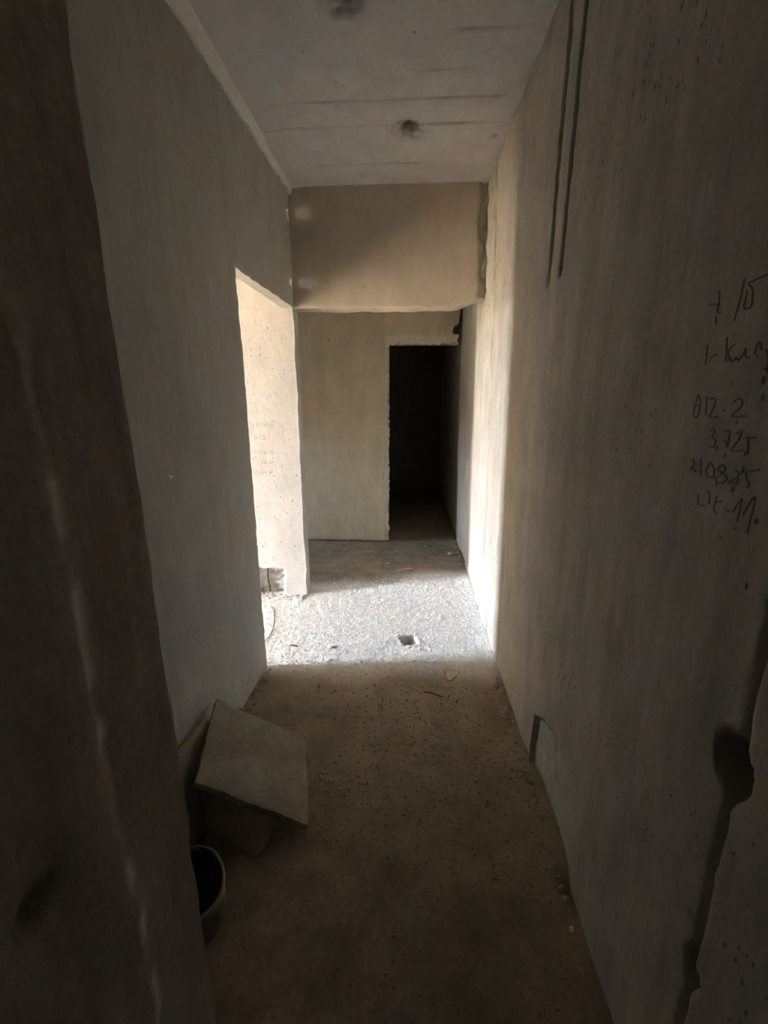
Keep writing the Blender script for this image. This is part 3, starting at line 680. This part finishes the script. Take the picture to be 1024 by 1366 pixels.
stone('plaster_chip', -0.188, 3.038, 0.024, M_WHITE, 'largest white plaster chip on the bright gritty floor, near foot of pier', None, 'chip', CHIP_ME[0])
stone('pebble', 0.490, 0.942, 0.012, M_WHITE, 'pale pebble on dark floor at foot of right wall, nearest the camera', None, 'pebble')
for i, (x, y, r) in enumerate(((0.147, 5.375, .020), (0.278, 5.529, .018), (0.292, 5.211, .024), (0.470, 5.223, .022))):
    stone('plaster_chip', x, y, r, M_WHITE, 'pale chip lying on floor just inside the dark doorway', 'pale chips inside the dark doorway', 'chip', CHIP_ME[i % 4])
for i, (x, y, r) in enumerate(((0.293, 4.561, .012), (0.178, 4.282, .014), (-0.112, 4.129, .012), (-0.359, 4.093, .011), (-0.185, 3.78, .014))):
    stone('plaster_chip', x, y, r, M_WHITE, 'tiny pale chip on brown dust in front of the dark doorway', 'tiny chips before the dark doorway', 'chip', CHIP_ME[(i + 1) % 4])
stone('round_stone', 0.408, 4.074, 0.024, M_WHITE, 'round pale stone on brown dust beside the far foot of right wall', None, 'stone')
for i in range(26):
    y = random.uniform(3.75, 4.6); x = x_right(0) - abs(random.gauss(0, 0.035)) - 0.02
    stone('rubble_stone', x, y, random.uniform(.008, .017), *((M_STONE, 'small pale rubble stone at far foot of right wall beyond the beam', 'pale rubble along the far foot of right wall') if i % 2 else (M_STONE_BROWN, 'small brown rubble stone at far foot of right wall beyond the beam', 'brown rubble along the far foot of right wall')))
for i in range(34):
    y = random.uniform(1.45, 2.12); x = x_right(0) - abs(random.gauss(0, 0.025)) - 0.015
    stone('rubble_stone', x, y, random.uniform(.006, .015), *((M_STONE, 'small pale rubble stone along foot of right wall, before the bright strip', 'pale rubble along the near foot of right wall') if i % 3 == 0 else (M_STONE_BROWN, 'small brown rubble stone along foot of right wall, before the bright strip', 'brown rubble along the near foot of right wall')))
for i in range(26):
    y = random.uniform(1.02, 1.5); x = x_right(0) - abs(random.gauss(0, 0.02)) - 0.012
    stone('rubble_stone', x, y, random.uniform(.006, .013), *((M_STONE, 'pale crumb of fallen plaster below the bare patch of right wall', 'pale plaster crumbs below the bare patch') if i % 2 else (M_STONE_BROWN, 'brown crumb of fallen plaster below the bare patch of right wall', 'brown plaster crumbs below the bare patch')))
for i in range(30):
    x = random.uniform(-1.2, -0.80); y = 3.07 - abs(random.gauss(0, 0.04))
    if x < -1.0: y += 0.02
    stone('rubble_stone', x, y, random.uniform(.008, .018), M_STONE, 'pale rubble stone heaped at the broken foot of the bright pier', 'rubble at the foot of the bright pier')
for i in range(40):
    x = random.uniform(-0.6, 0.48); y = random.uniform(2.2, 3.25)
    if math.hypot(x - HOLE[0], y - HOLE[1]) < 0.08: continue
    stone('grit_lump', x, y, random.uniform(.007, .013), M_GRIT_LIT, 'pale grit lump strewn on the bright strip of floor', 'grit lumps on the bright floor', 'lump')
for i in range(24):
    x = random.uniform(-0.39, -0.25); y = random.uniform(1.10, 1.55)
    if x < -0.33 - 0.25 * (y - 1.178) + 0.02: x = -0.33 - 0.25 * (y - 1.178) + 0.03 + random.uniform(0, 0.05)
    stone('rubble_stone', x, y, random.uniform(.004, .009), *((M_STONE, 'small pale crumb on dark floor beside the right edge of tilted square slab', 'pale crumbs beside the tilted slab') if i % 2 else (M_STONE_BROWN, 'small brown crumb on dark floor beside the right edge of tilted square slab', 'brown crumbs beside the tilted slab')))
for i in range(22):
    y = random.uniform(1.72, 2.12); x = x_left(y) + abs(random.gauss(0, 0.02)) + 0.012
    stone('rubble_stone', x, y, random.uniform(.005, .011), M_STONE_BROWN, 'small brown crumb along foot of left wall before the opening', 'crumbs along the foot of left wall')

def stick(name, p0, p1, r, mat, label, bend=0.006, cat='stick'):
    P = []
    for t in np.linspace(0, 1, 5):
        x = p0[0] + (p1[0] - p0[0]) * t; y = p0[1] + (p1[1] - p0[1]) * t
        P.append((x, y, fz(x, y) + r * 0.8 + bend * math.sin(t * 3.1)))
    V, F = tube(P, [r * .7, r, r * 1.1, r, r * .6], 6)
    return tag(mesh_obj(name, V, F, mat, None, [True] * len(F)), label, cat)
stick('wood_splinter', (0.094, 1.979), (0.189, 1.945), 0.0035, M_WOOD, 'thin dark splinter on brown floor just before the bright strip')
stick('wood_splinter', (-0.728, 2.372), (-0.672, 2.362), 0.005, M_WOOD, 'short dark splinter on bright floor beside the left opening')
stick('wood_splinter', (-0.469, 2.347), (-0.427, 2.374), 0.004, M_WOOD, 'short dark splinter on bright floor, midway between left opening and floor hole')
stick('wood_strip', (-0.103, 3.588), (0.043, 3.666), 0.006, M_STRAW, 'thin pale wooden strip on brown dust beyond the beam')
# wire on the floor inside the opening
P = [(-1.0, 2.88), (-0.96, 2.82), (-0.944, 2.768), (-0.91, 2.66), (-0.891, 2.564), (-0.885, 2.47), (-0.90, 2.40), (-0.93, 2.33)]
V, F = tube([(x, y, fz(x, y) + 0.004) for x, y in P], 0.0028, 6)
tag(mesh_obj('wire', V, F, M_STEEL, None, [True] * len(F)), 'thin bent wire on bright floor inside the left opening', 'wire')
# flat tan scrap with torn edges
pts = []
for k in range(14):
    t = 2 * math.pi * k / 14
    r = 1 + 0.25 * math.sin(3 * t + 1) + random.uniform(-.15, .15)
    pts.append((0.245 + 0.036 * r * math.cos(t) , 2.135 + 0.050 * r * math.sin(t)))
V = [(x, y, fz(x, y) + 0.004 + 0.008 * (y > 2.16)) for x, y in pts] + [(x, y, fz(x, y) + 0.007 + 0.008 * (y > 2.16)) for x, y in pts]
F = [tuple(range(13, -1, -1)), tuple(range(14, 28))] + [(k, (k + 1) % 14, (k + 1) % 14 + 14, k + 14) for k in range(14)]
tag(mesh_obj('torn_scrap', V, F, M_SCRAP), 'torn flat tan scrap on floor at the edge of the bright strip', 'scrap')

# ---------------------------------------------------------------- fine grit on the floor (uncountable)
def grit_mesh(n, fx, seed, rlo, rhi, name, mat, label):
    rs = np.random.RandomState(seed)
    X, Y = fx(rs, n); n = len(X)
    Z = floor_z(X[None], Y[None])[0][0]
    r = rlo + (rhi - rlo) * rs.rand(n) ** 3
    base = np.array([(1, 0, 0), (-.6, .9, 0), (-.5, -.85, 0), (0.1, 0.05, 1.1), (0, 0, -.6)])
    fc = np.array([(0, 1, 3), (1, 2, 3), (2, 0, 3), (1, 0, 4), (2, 1, 4), (0, 2, 4)])
    th = rs.rand(n) * 6.28; st = 0.6 + 0.8 * rs.rand(n, 5, 3)
    b = base[None] * st * r[:, None, None]
    V = np.stack([b[..., 0] * np.cos(th)[:, None] - b[..., 1] * np.sin(th)[:, None] + X[:, None], b[..., 0] * np.sin(th)[:, None] + b[..., 1] * np.cos(th)[:, None] + Y[:, None], b[..., 2] + (Z + r * .2)[:, None]], -1).reshape(-1, 3)
    F = (fc[None] + (np.arange(n) * 5)[:, None, None]).reshape(-1, 3)
    o = mesh_obj(name, V, F.tolist(), mat, None, None, None, 'stuff')
    return tag(o, label, 'grit')
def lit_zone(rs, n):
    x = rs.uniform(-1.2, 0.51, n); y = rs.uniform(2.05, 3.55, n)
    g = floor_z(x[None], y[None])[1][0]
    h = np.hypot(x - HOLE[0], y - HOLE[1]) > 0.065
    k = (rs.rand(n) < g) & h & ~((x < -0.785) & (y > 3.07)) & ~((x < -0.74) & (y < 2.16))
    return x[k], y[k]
grit_mesh(26000, lit_zone, 5, 0.0014, 0.0065, 'floor_grit', M_GRIT_LIT, 'pale loose grit covering the bright strip of floor')
def dull_zone(y0, y1):
    def fx(rs, n):
        x = rs.uniform(-0.79, 0.51, n); y = rs.uniform(y0, y1, n)
        k = ~((y > 3.05) & (x < -0.6)) & ~((x < -0.32) & (y < 1.75)) & (rs.rand(n) < 0.4 + 0.6 * (fbm(x, y, 3, 2, 5) > 0))
        return x[k], y[k]
    return fx
grit_mesh(5000, dull_zone(0.6, 2.04), 6, 0.0012, 0.0058, 'floor_grit', M_GRITBROWN, 'brown loose grit scattered on the shaded floor before the bright strip')
grit_mesh(1400, dull_zone(3.57, 4.9), 7, 0.0012, 0.0055, 'floor_grit', M_GRITBROWN, 'brown loose grit scattered on the floor beyond the beam')
